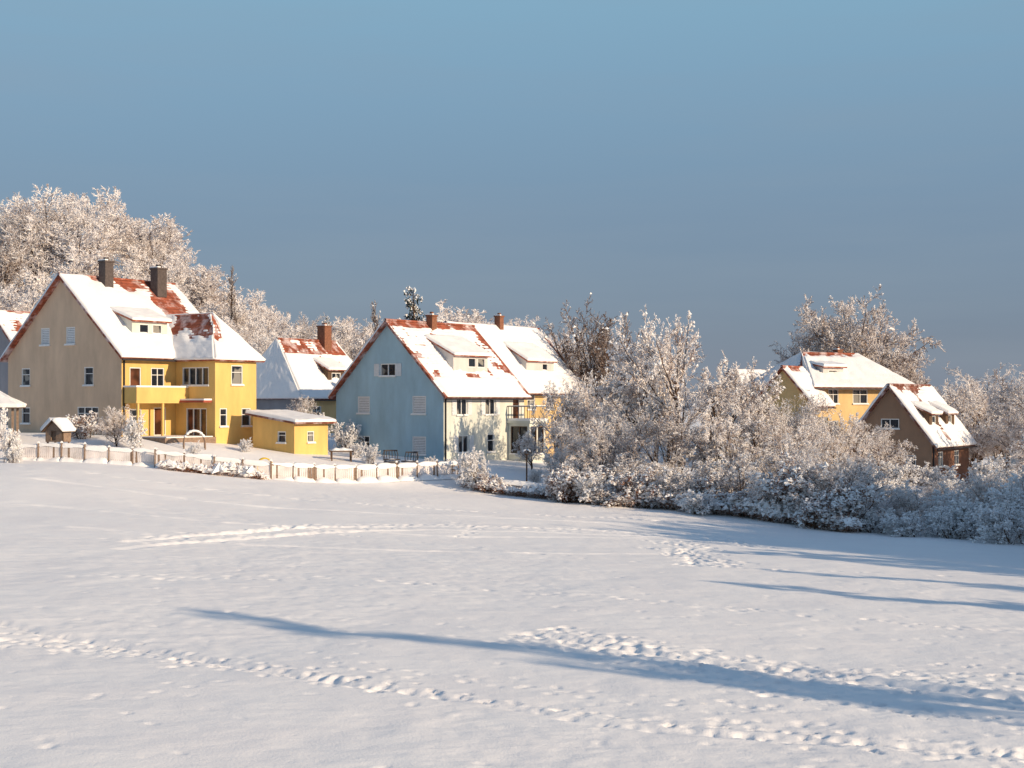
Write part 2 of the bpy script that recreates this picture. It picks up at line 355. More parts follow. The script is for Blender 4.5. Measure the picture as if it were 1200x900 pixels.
def porch(H):
    m=MB();a,b,p=8.2,10.4,2.0
    m.box(.02,p,a,b,-1.4,.1,0)
    ops=[(.25,.3,1.8,2.45)];panel(m,(0,a,0),(1,0,0),Z,(0,-1,0),[(.02,.1),(p,.1),(p,2.7),(.02,2.7)],ops)
    ops2=[(8.4,.3,9.2,2.45),(9.35,.3,10.2,2.45)];panel(m,(p,0,0),(0,1,0),Z,(1,0,0),[(a,.1),(b,.1),(b,2.7),(a,2.7)],ops2)
    panel(m,(0,b,0),(1,0,0),Z,(0,1,0),[(.02,.1),(p,.1),(p,2.7),(.02,2.7)],[])
    m.box(.02,p+.2,a-.2,b+.2,2.7,2.88,0);m.box(.05,p+.15,a-.15,b+.15,2.881,3.06,1)
    m.build('porch',H,[CRE,SNOW])
    window(H,(0,a,0),(1,0,0),(0,-1,0),ops[0],'plain',fm_=DWOOD)
    for o in ops2: window(H,(p,0,0),(0,1,0),(1,0,0),o,'plain',fm_=DWOOD)
    r=MB();x1=p+.12
    for i in range(9):
        y=a-.1+i*.28;r.box(x1-.04,x1,y,y+.03,3.06,3.95,0)
    for i in range(7):
        x=.1+i*.3;r.box(x,x+.03,a-.14,a-.1,3.06,3.95,0)
    r.box(x1-.05,x1+.03,a-.15,b+.15,3.95,4.0,0);r.box(.05,x1-.051,a-.16,a-.08,3.95,4.0,0);r.box(x1-.06,x1+.04,a-.17,b+.15,4.001,4.07,1);r.box(.05,x1-.061,a-.17,a-.07,4.001,4.06,1)
    r.build('railing',H,[DARKM,SNOW])
porch(BH)
house('cream_house','pale yellow house with thickly snow covered roof and dormer','house',(-1.2,119.6,1.0),35,10.5,13.8,5.0,10.6,(YEL2,YEL2),
 side=[(2,3.9,1.2,1.3,'cross'),(5,3.9,1.2,1.3,'cross'),(8,3.9,1.2,1.3,'cross'),(11.6,3.9,1.2,1.3,'cross')],gab=[(-2,3.9,1.2,1.3,'cross'),(-2,1.4,1.2,1.3,'cross')],expo=blob((.98,.5,.02,.6,.9)),
 chim=[(-5,7.2,.6,.6,9.5,11.7,BRICKR)],dorm=[(6.0,10.4,-1.2,7.6,1.4,[(9.0,7.0,.9,.75)],WHT)])
house('hipped_house','hip roofed house with patchy snow and dark dormer','house',(-19.6,133,1.9),35,9.0,10.5,3.7,8.9,(GRYP,YEL2),hip=(1.3,1.0),
 side=[(2,2,1.2,1.2,'cross'),(6,2,1.2,1.2,'cross')],expo=lambda U,V:.7*(V>.75)+.5*np.exp(-((U-.6)/.35)**2-((V-.6)/.3)**2),
 chim=[(-4.2,7.6,1.0,1.0,8,10.6,BRICKR)],dorm=[(4.6,7.0,-1.0,6.15,.9,[(5.8,5.4,1.3,.9)],DWOOD)],group='houses of the village')
# garage
def garage():
    G=empty('garage',(-15.0,98,1.0),-math.radians(35),'small yellow garage with a snow laden lean-to roof','garage')
    m=MB();W=4.0;L=3.4
    dr=[(-1.6,1.1,-.8,1.9)]
    panel(m,(0,0,0),(1,0,0),Z,(0,-1,0),[(-W,-1),(0,-1),(0,2.45),(-W,2.95)],dr)
    wn=[(1.3,1.1,2.0,1.9)]
    panel(m,(0,0,0),(0,1,0),Z,(1,0,0),[(0,-1),(L,-1),(L,2.45),(0,2.45)],wn)
    panel(m,(0,L,0),(1,0,0),Z,(0,1,0),[(-W,-1),(0,-1),(0,2.45),(-W,2.95)],[])
    panel(m,(-W,0,0),(0,1,0),Z,(-1,0,0),[(0,-1),(L,-1),(L,2.95),(0,2.95)],[])
    m.build('wall',G,[YEL]);window(G,(0,0,0),(1,0,0),(0,-1,0),dr[0],'cross');window(G,(0,0,0),(0,1,0),(1,0,0),wn[0],'cross')
    r=MB();A=(.5,-.4,2.55);B=(.5,L+.4,2.55);C=(-W-.4,L+.4,3.18);D=(-W-.4,-.4,3.18);slab(r,[A,B,C,D],.14);ro=r.build('roof',G,[TILEB])
    s=MB();snowpatch(s,A,B,C,D,None,.2);s.build('roof_snow',ro,[SNOW],smooth=True)
garage()
# right houses
house('yellow_villa','warm yellow villa with low hipped snowy roof','house',(26.6,125,-.3),60,8.2,11,6.9,9.5,(YEL2,YEL2),hip=(2.2,2.2),ov=.9,
 side=[(2.2,5.7,1.2,1.3,'cross'),(5.4,5.7,1.8,1.3,'cross'),(8.9,5.7,1.2,1.3,'cross'),(2.2,2.9,1.2,1.3,'cross'),(5.4,2.9,1.8,1.3,'cross'),(8.9,2.9,1.2,1.3,'cross')],
 expo=blob((.35,.97,.45,.07,1.2),(.15,.5,.06,.2,.7)),expoh=blob((.8,.6,.2,.5,.8)),dorm=[(1.8,4.2,-.9,8.3,.3,[(3.0,7.85,1.1,.5)],WHT)],chim=[(-4.6,7.0,.6,.6,8.8,10.1,BRICKR)],group='houses of the village')
house('village_house','small gabled wing with deep snow beside the yellow villa','house',(25.6,121.5,-.5),35,5.2,3.6,5.4,8.3,(YEL2,YEL2),expo=blob((.5,.95,.5,.08,.9)),group='houses of the village')
house('brown_chalet','brown timber gabled house with snowy roof and two dormers','house',(32.8,111.0,-1.4),35,6.8,9.2,3.2,7.5,(TIMB,TIMD),
 gab=[(-3.4,4.6,1.5,.8,'plain'),(-5.1,1.6,1.0,1.1,'cross'),(-1.8,1.6,1.0,1.1,'cross')],side=[(2,1.8,1.2,1.2,'cross'),(6,1.8,1.2,1.2,'cross')],
 dorm=[(1.4,3.6,-.7,5.4,.7,[(2.5,4.9,.9,.7)],DWOOD),(5.4,7.6,-.7,5.4,.7,[(6.5,4.9,.9,.7)],DWOOD)],expo=blob((.5,.95,.5,.08,.8),(.8,.2,.1,.2,.7),(.45,.5,.06,.4,.9)),tile=TILEB,group='houses of the village')
house('village_house','snow roofed house half hidden among frosted trees','house',(25.0,142,-1.0),50,8,10,5.2,9.0,(WHT,WHT),side=[(2,3.5,1.2,1.2,'cross'),(6,3.5,1.2,1.2,'cross')],group='houses of the village')
house('village_house','dark house behind with red tiles under snow','house',(-43.8,128,4.2),35,9,9,4.4,8.9,(GRYP,GRYP),side=[(2,3.0,1.2,1.2,'cross'),(6,3.0,1.2,1.2,'cross')],expo=blob((.5,.8,.5,.3,.9)),group='houses of the village')
house('village_house','distant small house with snowy roof between trees','house',(73,190,-3.5),50,8,10,4.5,8.0,(WHT,WHT),side=[(3,2.5,1.2,1.2,'cross')],group='houses of the village')
# ------------------------------------------------------------------ TREES
def nrm(a): return a/np.maximum(np.linalg.norm(a,axis=-1,keepdims=True),1e-9)
def polyl(P,D,L,R,k,wob,trop,rng,tip=.25):
    n=len(P);pts=np.zeros((n,k+1,3));dr=np.zeros((n,k+1,3));pts[:,0]=P;d=D
    for j in range(k):
        d=nrm(d+rng.normal(0,wob,(n,3))+np.array([0,0,trop]));pts[:,j+1]=pts[:,j]+d*(L/k)[:,None];dr[:,j]=d
    dr[:,k]=d
    return pts,dr,R[:,None]*(1-(1-tip)*np.linspace(0,1,k+1))[None]
def kids(pts,dr,rad,L,m,t0,t1,ang,ratio,rr,rng,prof=None,up=0.):
    n,k1=pts.shape[:2];k=k1-1
    t=(t0+(t1-t0)*(np.arange(m)[None]+rng.uniform(0,1,(n,m)))/m)
    x=np.clip(t*k,0,k-1e-6);i=x.astype(int);f=(x-i)[...,None];I=np.arange(n)[:,None]
    P=pts[I,i]*(1-f)+pts[I,i+1]*f;d=dr[I,i];r=rad[I,i]*(1-f[...,0])+rad[I,i+1]*f[...,0]
    v=rng.normal(0,1,(n,m,3));v-=(v*d).sum(-1,keepdims=True)*d;v=nrm(v)
    a=ang*rng.uniform(.7,1.25,(n,m,1));D=nrm(d*np.cos(a)+v*np.sin(a)+np.array([0,0,up]))
    pf=prof(t) if prof else (1.1-.6*t)
    Lc=L[:,None]*ratio*pf*rng.uniform(.65,1.25,(n,m));Rc=r*rr
    return P.reshape(-1,3),D.reshape(-1,3),Lc.ravel(),Rc.ravel()
def tubes(mb,pts,dr,rad,ns,mi=0):
    n,k=pts.shape[:2]
    ref=np.where(np.abs(dr[...,2:3])>.8,np.array([1.,0,0]),np.array([0,0,1.]))
    a=nrm(np.cross(dr,ref));b=np.cross(dr,a)
    th=np.arange(ns)*2*np.pi/ns
    V=pts[:,:,None]+rad[:,:,None,None]*(a[:,:,None]*np.cos(th)[None,None,:,None]+b[:,:,None]*np.sin(th)[None,None,:,None])
    base=(np.arange(n)*k*ns)[:,None,None];j=(np.arange(k-1)*ns)[None,:,None];s=np.arange(ns)[None,None];s2=(s+1)%ns
    F=np.stack([base+j+s,base+j+s2,base+j+ns+s2,base+j+ns+s],-1).reshape(-1,4)
    mb.add(V,F,mi)
OCT=np.array([[1,0,0],[0,1,0],[-1,0,0],[0,-1,0],[0,0,.7],[0,0,-.35]],float)
OF=np.array([[0,1,4],[1,2,4],[2,3,4],[3,0,4],[1,0,5],[2,1,5],[3,2,5],[0,3,5]])
def clumps(mb,P,sz,rng,mi):
    n=len(P);S=sz[:,None,None]*rng.uniform(.6,1.4,(n,1,3));J=rng.normal(0,.22,(n,6,3))
    a=rng.uniform(0,6.28,n);c,s=np.cos(a),np.sin(a)
    O=(OCT[None]+J)*S;X=O[...,0]*c[:,None]-O[...,1]*s[:,None];Y=O[...,0]*s[:,None]+O[...,1]*c[:,None]
    V=np.stack([X,Y,O[...,2]],-1)+P[:,None]
    F=(OF[None]+(np.arange(n)*6)[:,None,None]).reshape(-1,3);mb.add(V,F,mi)
PROTO={}
def make_tree(key,seed,frost,trunkL=5,trunkR=.2,stems=1,lean=0,m=(16,8,8,6),ang=(.9,.8,.8,.8),ratio=(.8,.5,.48,.5),up=(.25,.1,.05,0),trop=(.1,.06,0,-.03),t0=.25,
              prof=None,twig=.017,snow=.5,ssz=.045,wob=.12):
    rng=np.random.default_rng(seed)
    T=MB();C=MB()
    P=np.zeros((stems,3));
    if stems>1: P[:,:2]=rng.normal(0,.25,(stems,2))
    D=nrm(np.stack([rng.normal(0,lean,stems),rng.normal(0,lean,stems),np.ones(stems)],1));L=np.full(stems,trunkL)*rng.uniform(.8,1.1,stems);R=np.full(stems,trunkR)
    p,d,r=polyl(P,D,L,R,6,.05,.03,rng,.3);tubes(T,p,d,r,8)
    lv=(p,d,r,L);pool=[]
    for i,mm in enumerate(m):
        q=kids(lv[0],lv[1],lv[2],lv[3],mm,t0 if i==0 else .15,1.0,ang[i],ratio[i],(.55,.6,.6,.8)[i],rng,prof if i==0 else None,up[i])
        k=(6,4,3,2)[i];Rq=q[3]
        if i>=2: Rq=np.maximum(Rq,twig*(1.3 if i==2 else 1))
        if i==3: Rq=np.full(len(Rq),twig)
        p,d,r=polyl(q[0],q[1],q[2],Rq,k,wob,trop[i],rng,.3 if i<3 else .5)
        tubes(T if i<1 else C,p,d,r,(5,4,3,3)[i],0)
        lv=(p,d,r,q[2])
        if i>=1: pool.append(p.reshape(-1,3))
    Q=np.concatenate(pool);n=int(len(Q)*snow*.35)
    if n: 
        c=Q[rng.choice(len(Q),n,replace=False)];clumps(C,c,np.minimum(rng.gamma(3,ssz/3,n),ssz*2.2),rng,1)
    allp=np.concatenate([v for v in C.v]);H=np.percentile(allp[:,2],99.7);Wd=np.percentile(np.hypot(allp[:,0],allp[:,1]),96)*2
    tm=T.build('trunk',None,[BARK]);cm=C.build('crown',None,[frost,SNOW])
    tmm,cmm=tm.data,cm.data;bpy.data.objects.remove(tm);bpy.data.objects.remove(cm)
    PROTO[key]=(tmm,cmm,H,Wd)
def place(key,x,y,h,wd=None,rot=0,name='frosted_tree',label='',cat='tree',group=None,z=None,sink=.1):
    t,c,H,W=PROTO[key];s=h/H;sx=s if wd is None else wd/W
    e=empty(name,(x,y,(gz(x,y) if z is None else z)-sink),rot,label,cat,group);e.scale=(sx,sx,s)
    for nm,me in (('trunk',t),('crown',c)):
        o=bpy.data.objects.new(nm,me);o.parent=e;COL.objects.link(o)
    return e
roundp=lambda t:1.15*np.sqrt(np.clip(1-((t-.45)/.75)**2,0.05,1))
make_tree('broadA',1,FROST,prof=roundp,snow=.38,ssz=.045,m=(18,8,8,6),up=(.15,.05,0,-.05),trop=(.04,.02,-.04,-.08))
make_tree('broadB',2,FROST,prof=roundp,m=(20,8,8,6),ratio=(.75,.55,.5,.5),t0=.15,snow=.38,ssz=.045,up=(.2,.05,-.05,-.1),trop=(.03,0,-.06,-.1))
make_tree('hillA',21,FROSTW,prof=roundp,m=(16,8,8,7),snow=.12,twig=.021,t0=.18,ssz=.05)
make_tree('hillB',22,FROSTW,prof=roundp,m=(18,8,7,7),ratio=(.75,.55,.5,.5),up=(.6,.3,.1,0),t0=.15,snow=.12,twig=.021,ssz=.05)
make_tree('airy',3,FROSTB,m=(16,8,7,6),ratio=(.85,.55,.5,.5),snow=.15,up=(.5,.25,.1,0),twig=.014,prof=roundp)
make_tree('big',4,FROSTB,m=(44,12,9,6),ratio=(.8,.42,.48,.5),snow=.1,trunkL=6,up=(.2,.05,.0,0),trop=(.03,.02,0,-.02),prof=roundp,twig=.02,t0=.15,wob=.18)
make_tree('bare',5,FROSTD,m=(14,8,7,6),ratio=(.75,.5,.5,.55),snow=.08,up=(.9,.4,.2,.1),prof=roundp,twig=.014)
make_tree('heavyA',6,FROSTH,stems=5,lean=.4,trunkL=3,trunkR=.06,m=(9,8,7,6),ratio=(.65,.5,.48,.5),up=(.3,.1,-.05,-.1),trop=(0,-.05,-.1,-.1),snow=.3,ssz=.045,twig=.013,t0=.1)
make_tree('heavyB',7,FROST,stems=6,lean=.42,trunkL=3,trunkR=.055,m=(9,8,7,6),ratio=(.65,.52,.5,.5),up=(.4,.15,0,-.05),trop=(0,-.03,-.06,-.08),snow=.2,ssz=.04,twig=.011,t0=.08)
make_tree('brownbush',8,BEECH,stems=6,lean=.45,trunkL=2.2,trunkR=.05,m=(8,8,7,5),ratio=(.6,.55,.5,.5),snow=.2,ssz=.05,twig=.012,t0=.05)
make_tree('birch',9,FROST,m=(22,9,8,6),ratio=(.5,.5,.5,.6),trunkL=8,trunkR=.15,up=(.7,.1,-.3,-.5),trop=(.05,-.08,-.3,-.3),snow=.25,twig=.015)
con=lambda t:1.25*(1.14-t)
make_tree('conifer',10,NEED,m=(80,12,6,2),ang=(1.45,1.0,.8,.7),ratio=(.34,.35,.45,.5),up=(-.05,-.1,-.1,-.1),trop=(-.03,-.05,-.05,0),t0=.06,prof=con,trunkL=8,trunkR=.14,twig=.03,snow=.12,ssz=.06)
make_tree('poplar',11,FROSTD,m=(30,7,6,4),ang=(.45,.4,.4,.5),ratio=(.26,.5,.5,.5),up=(.6,.4,.3,.2),trunkL=10,trunkR=.12,snow=.1,twig=.012,t0=.1)
R=np.random.default_rng(77)
# wooded hill behind
GH='frosted trees on the wooded hill'
hill=[]
for x0,y0,h in [(-59,200,14),(-66,196,12.5),(-52,205,12.5),(-73,200,11),(-80,205,11),(-46,200,11),(-63,185,13),(-70,182,10),(-55,188,11.5),(-78,184,10),(-48,186,10.5),(-41,196,10),(-37,204,9),
                (-60,170,11),(-68,168,9),(-52,172,11),(-76,168,9),(-45,175,10),(-38,182,8.5),(-33,192,8),(-29,200,8),(-58,158,9.5),(-66,156,9),(-50,160,9.5),(-43,163,9),(-36,168,8.5),
                (-30,178,8),(-25,188,8),(-21,198,9),(-15,192,9),(-10,200,10),(-4,196,12.5),(0,202,13),(4,197,11),(-27,165,8),(-33,156,8),(-41,152,8),(-20,170,8),(-24,155,8),(-50,148,8.5),(-58,146,8.5),(-17,182,8.5),
                (-62,212,14),(-54,215,12),(-69,204,12),(-76,194,11),(-82,196,10),(-57,193,12.5),(-49,194,11),(-64,192,13),(-72,190,10.5),(-60,179,12),(-67,176,10),(-53,180,11),(-74,176,10),(-47,168,9.5),(-40,174,9),(-33,172,8),
                (-34,183,8.5),(-28,171,8),(-22,180,8.5),(-13,174,9),(-18,164,8),(-61,163,10),(-54,165,10),(-70,160,9),(-45,156,8.5),(-37,160,8),(-64,150,9),(-54,152,9),(-46,144,8),(-12,166,9),(-72,170,9.5),(-80,176,10),(-43,190,9.5)]:
    hill.append((x0+R.normal(0,1.2),y0+R.normal(0,1.5),h*R.uniform(.9,1.1)))
for i,(x,y,h) in enumerate(hill):
    k=['hillA','hillB','hillB','hillA','hillB','hillA','airy'][i%7]
    place(k,x,y,h,h*R.uniform(.78,1.0),R.uniform(0,6.28),'frosted_tree','rime covered leafless tree on a wooded slope','tree',GH,sink=.6)
for x,y,h in [(-44,180,9.5),(-23,176,8.5)]: place('conifer',x,y,h,h*.42,R.uniform(0,6),'spruce_tree','dark spruce dusted with snow on a wooded slope','tree',GH)
place('poplar',-35.3,180,12.6,1.5,0,'poplar_tree','slim bare poplar standing above frosted trees','tree')
place('poplar',-14.0,150,13.0,1.7,1,'poplar_tree','slim bare poplar behind a village roof','tree')
place('conifer',-8.5,122,13.9,6.2,0,'spruce_tree','dark green snow dusted spruce behind the blue house','tree',z=.9)
place('hillB',-7.5,170,12.5,12,0,label='frosted bare tree rising behind snowy roofs')
place('hillA',-2,168,12,12,2,label='frosted bare tree rising behind snowy roofs')
place('broadB',-26,150,8,8,1,label='frosted bare tree beside a hipped roof')
# mid bare trees
LB='dark bare tree with little frost behind gardens'
place('bare',7.6,132,14.8,8,0,'bare_tree',LB);place('airy',10.5,136,12.5,8,1.3,'bare_tree',LB);place('airy',5.4,140,12,7,2.6,'bare_tree',LB);place('airy',13,129,10,8,2,'bare_tree',LB)
place('big',35.4,150,17.2,15.5,.5,'oak_tree','large bare round crowned tree lightly frosted','tree')
place('hillA',36.0,153,15.6,13.5,1.5,label='frosted leafless tree filling out the large crown')
place('hillB',33.5,155,14.8,11,3.5,label='frosted leafless tree filling out the large crown')
place('big',41.0,152,12.0,10,2.5,label='leafless tree beside the large crown')
GC='snow laden trees along the field edge'
cl=[('broadA',11.0,92,12.4,8.2),('birch',8.4,95,9.0,5.2),('broadA',14.6,96,8.8,6.4),('broadB',4.4,93,5.0,4.6),('broadB',6.0,90,5.6,4.8),('airy',9.6,89,7.0,5.2),('broadB',17.2,92,7.0,5.2),('broadA',13,88,5.6,4.8),
    ('broadA',18.6,89,5.8,4.6),('broadB',16.6,84,5.0,4.8),('heavyB',13.4,84.5,3.8,4.2),('heavyB',10.6,86,3.2,4.0),('heavyB',7.4,87.5,3.4,4.2),('broadA',19.6,85,4.4,3.8),
    ('broadB',21.2,95,5.6,4.6),('broadA',23.8,98,5.6,4.8),('broadB',20.2,100,6.8,5),('broadB',26.4,102,5.0,4.8),('broadB',7.2,92.5,6.2,4.8),('birch',15.2,88,6.4,4.0),('broadA',3.2,102.5,6.6,4.6),('broadB',5.4,104,7.2,5.2),('broadA',8.2,100,7.8,5.4),('broadA',1.4,98,3.0,3)]
for i,(k,x,y,h,w) in enumerate(cl): place(k,x,y,h,w,i*1.7,'frosted_tree','garden tree thick with sunlit snow and rime','tree',GC,sink=.3)
place('birch',12.9,89,8.7,4.6,1,'birch_tree','drooping birch coated with hoarfrost','tree',GC)
# undergrowth shrubs
GS='shrubs along the field edge'
for i in range(24):
    x=3.2+i*.70;y=88.5-.47*max(0,x-6)+R.normal(0,.9)
    place(['brownbush','heavyB','brownbush','heavyA'][i%4],x,y-1.4,R.uniform(1.0,2.6),R.uniform(2.2,3.4),R.uniform(0,6),'shrub','brown leaved shrub topped with snow','shrub',GS,sink=.2)
for k,x,y,h,w in [('broadB',17.4,79,4.6,4.6),('brownbush',16.2,80,4.2,4.4),('heavyB',14.6,80.6,3.2,4.0),('broadA',18.8,80,4.2,4.2),('brownbush',18.4,78,3.2,3.6),('brownbush',17.2,77.6,2.8,3.4)]:
    place(k,x,y,h,w,R.uniform(0,6),'shrub','brown leaved shrub topped with snow','shrub',GS,sink=.4)
for k,x,y,h,w in [('heavyA',20.0,77,1.9,3.4),('heavyA',21.5,76,1.8,3.4),('broadB',22.6,80,3.0,3.8),('heavyA',23.6,75,2.0,3.4),('heavyA',25.0,77,2.9,3.8),('broadB',27.2,80,4.0,4.4),('heavyA',25.6,72.5,2.7,3.8),('heavyA',27.2,74,3.8,4.6),('broadA',28.8,77,4.8,4.8),
                  ('heavyA',22.4,85,2.9,4.0),('broadB',25.5,87,3.0,4.0),('broadA',29.6,86,3.8,4.4),('heavyA',32,84,4.4,5.0),('heavyA',20.6,82,2.8,3.6),('heavyA',24.2,82,2.6,3.8),('broadB',36.4,98,6.0,6),('heavyB',22,92,3.6,4),('heavyA',26,97,2.8,4),('heavyA',29.8,98,2.6,4),
                  ('heavyA',23.0,77.5,2.2,3.6),('heavyA',26.2,83,3.0,4),('heavyA',24.6,90,3.0,4),('heavyA',28.2,92,2.8,4),('heavyA',29.5,81,4.2,4.8),('heavyA',30.5,78,5.0,5),('heavyA',32.6,92,3.6,4.6),('heavyB',34.4,90,5.0,5),('heavyA',33.6,97,3.4,4.4),('broadA',38.8,100,6.4,6),('broadB',35.0,84,5.6,5.4)]:
    place(k,x,y,h,w,R.uniform(0,6),'snowy_bush','bush buried in fresh snow in blue shade','bush','snow buried bushes on the slope',sink=.4)
for x,y,h in [(42,128,9.5),(46,132,10.5),(50,128,9),(45,120,8),(40,124,6),(54,140,10),(49,142,11),(58,150,10),(43,140,9),(63,160,9.5),(56,126,7),(39.5,138,9),(40.5,107,6.4),(43,109,7.5),(47,124,8),(52,134,9),(46,112,7.5),(43.5,134,9),(41.6,116,7),(44,104,7)]:
    k=['broadA','airy','broadB','hillA'][int(x)%4];place(k,x,y,h,h*.9,x,'frosted_tree','frosted leafless tree among village gardens','tree','frosted trees in village gardens')
for i in range(30):
    x=R.uniform(65,150);y=R.uniform(200,330);place(['hillA','hillB','conifer'][i%3],x,y,R.uniform(9,13),None,i,'frosted_tree','distant hazy tree at the edge of the village','tree','distant trees beyond the village')
# tall trees beside the field, outside this view: they cast the long shadows
GO='tall trees beside the snowy field'
for k,x,y,h,w in [('conifer',36.5,8.0,17.4,5.4),('broadA',40,6.4,11,7),('conifer',35.0,25.8,11.4,6),('conifer',37,31.5,11,5),('big',43,46,12,10),('conifer',40,38.5,12.4,8.5),('conifer',44,37.5,13,8),('broadB',41,57,11,10),('conifer',47,52,13,9),('conifer',44,64,13.4,10),('conifer',48,62,15,10),
                  ('conifer',36,51,11.4,10),('conifer',46,69,13.8,10),('conifer',44,58,13.4,10),('conifer',40,47,12.6,10),('conifer',33.5,54,10,9),('broadB',35,46.5,9,8),('conifer',37,43,10.5,7),('conifer',37.5,55.5,12,10),('conifer',41,52,13,10),('conifer',45,73,14.4,10),
                  ('big',43,63,13.4,10),('big',43,67,13.4,10),('big',45,70,14,10),('big',47,66,14.6,10),('big',46,61,13.6,10),('big',41,60.5,12.6,10),('big',37,54,12,10),('big',39,57.5,12.6,10),('big',38,50,12,10)]:
    place(k,x,y,h,w,x,'tall_tree','tall tree casting a long shadow over snow','tree',GO)
# left garden shrubs
GG='garden shrubs beside the houses'
for k,x,y,h,w in [('heavyA',-30.4,85.5,2.4,1.9),('heavyA',-31.8,88,3.8,2.8),('heavyA',-29.9,84.8,1.3,1.5),('broadB',-26.1,94,2.9,2.9),('heavyA',-24.7,93.6,2.5,2.2),('heavyA',-20.6,92.2,1.5,1.3),('heavyA',-9.4,96,1.7,1.7),
                  ('heavyA',-2.1,91.3,2.9,2.6),('heavyA',-2.6,92.8,2.2,1.9),('brownbush',-1.6,90.6,1.5,2.0),('heavyA',-14.6,106,3.2,3.0),('heavyA',-13,108,2.6,3.0),('broadB',-16.5,109,4.0,3.6),('heavyA',-10.8,101,1.3,1.6),
                  ('heavyA',-5.4,97,.9,1.4),('heavyA',-4.2,96,1.0,1.3),('brownbush',-29,96,2.0,2.2),('broadB',-35,92,3.4,3.2),('heavyA',1.6,93.5,1.3,1.5),('heavyA',-18,96.5,1.1,1.4),('heavyA',2.6,97,2.2,2.4),
                  ('heavyA',-27.4,89.4,.8,1.1),('heavyA',-23.2,89.6,.9,1.2),('heavyA',-19.4,90,.8,1.0),('heavyA',-17,90.4,.7,1.1),('heavyA',-13.4,91,.8,1.1),('brownbush',-10.2,92.4,.9,1.2),('heavyA',-8.8,93.2,.8,1.1),('heavyA',-5.2,93.8,.9,1.2)]:
    place(k,x,y,h,w,R.uniform(0,6),'garden_shrub','rounded garden shrub loaded with snow','shrub',GG,sink=.2)
# ------------------------------------------------------------------ hedge
def hedge(name,label,pts,h,w,seed):
    pts=np.array(pts,float);rng=np.random.default_rng(seed);mid=pts.mean(0);z0=gz(*mid)
    e=empty(name,(mid[0],mid[1],z0),0,label,'hedge')
    seg=np.linalg.norm(np.diff(pts,axis=0),axis=1);cum=np.concatenate([[0],np.cumsum(seg)]);Lt=cum[-1]
    n=int(Lt*420);t=rng.uniform(0,Lt,n);x=np.interp(t,cum,pts[:,0])+rng.normal(0,w*.35,n);y=np.interp(t,cum,pts[:,1])+rng.normal(0,w*.35,n)+.5*np.sin(t*1.3)*(w>.6)
    hh=rng.uniform(0,1,n)**.7*h*(.3+1.2*vnoise(t*.8,t*0,seed));z=ground(x,y)-z0+hh
    P=np.stack([x-mid[0],y-mid[1],z],1);D=nrm(rng.normal(0,1,(n,3))+[0,0,.5])
    m=MB();p,d,r=polyl(P,D,rng.uniform(.15,.4,n),np.full(n,.018),2,.3,0,rng);tubes(m,p,d,r,3);m.build('foliage',e,[BEECH])
    k=hh>h*.35;s=MB();q=P[k];clumps(s,q+[0,0,.05],rng.gamma(3,.035,len(q)),rng,0);s.build('snow_cap',e,[SNOW])
hedge('beech_hedge','low brown beech hedge capped with snow',[(-21.4,87.0),(-15.3,87.6)],.5,.35,1)
hedge('garden_hedge','low brown hedge below snowy garden wall',[(-3.2,92.2),(-1.2,90.4),(3.5,89.2)],.7,.6,2)
hedge('field_hedge','brown undergrowth hedge along the field edge',[(3.5,88.0),(9,85.4),(14.5,80.9),(18.2,76.9)],.9,1.1,3)
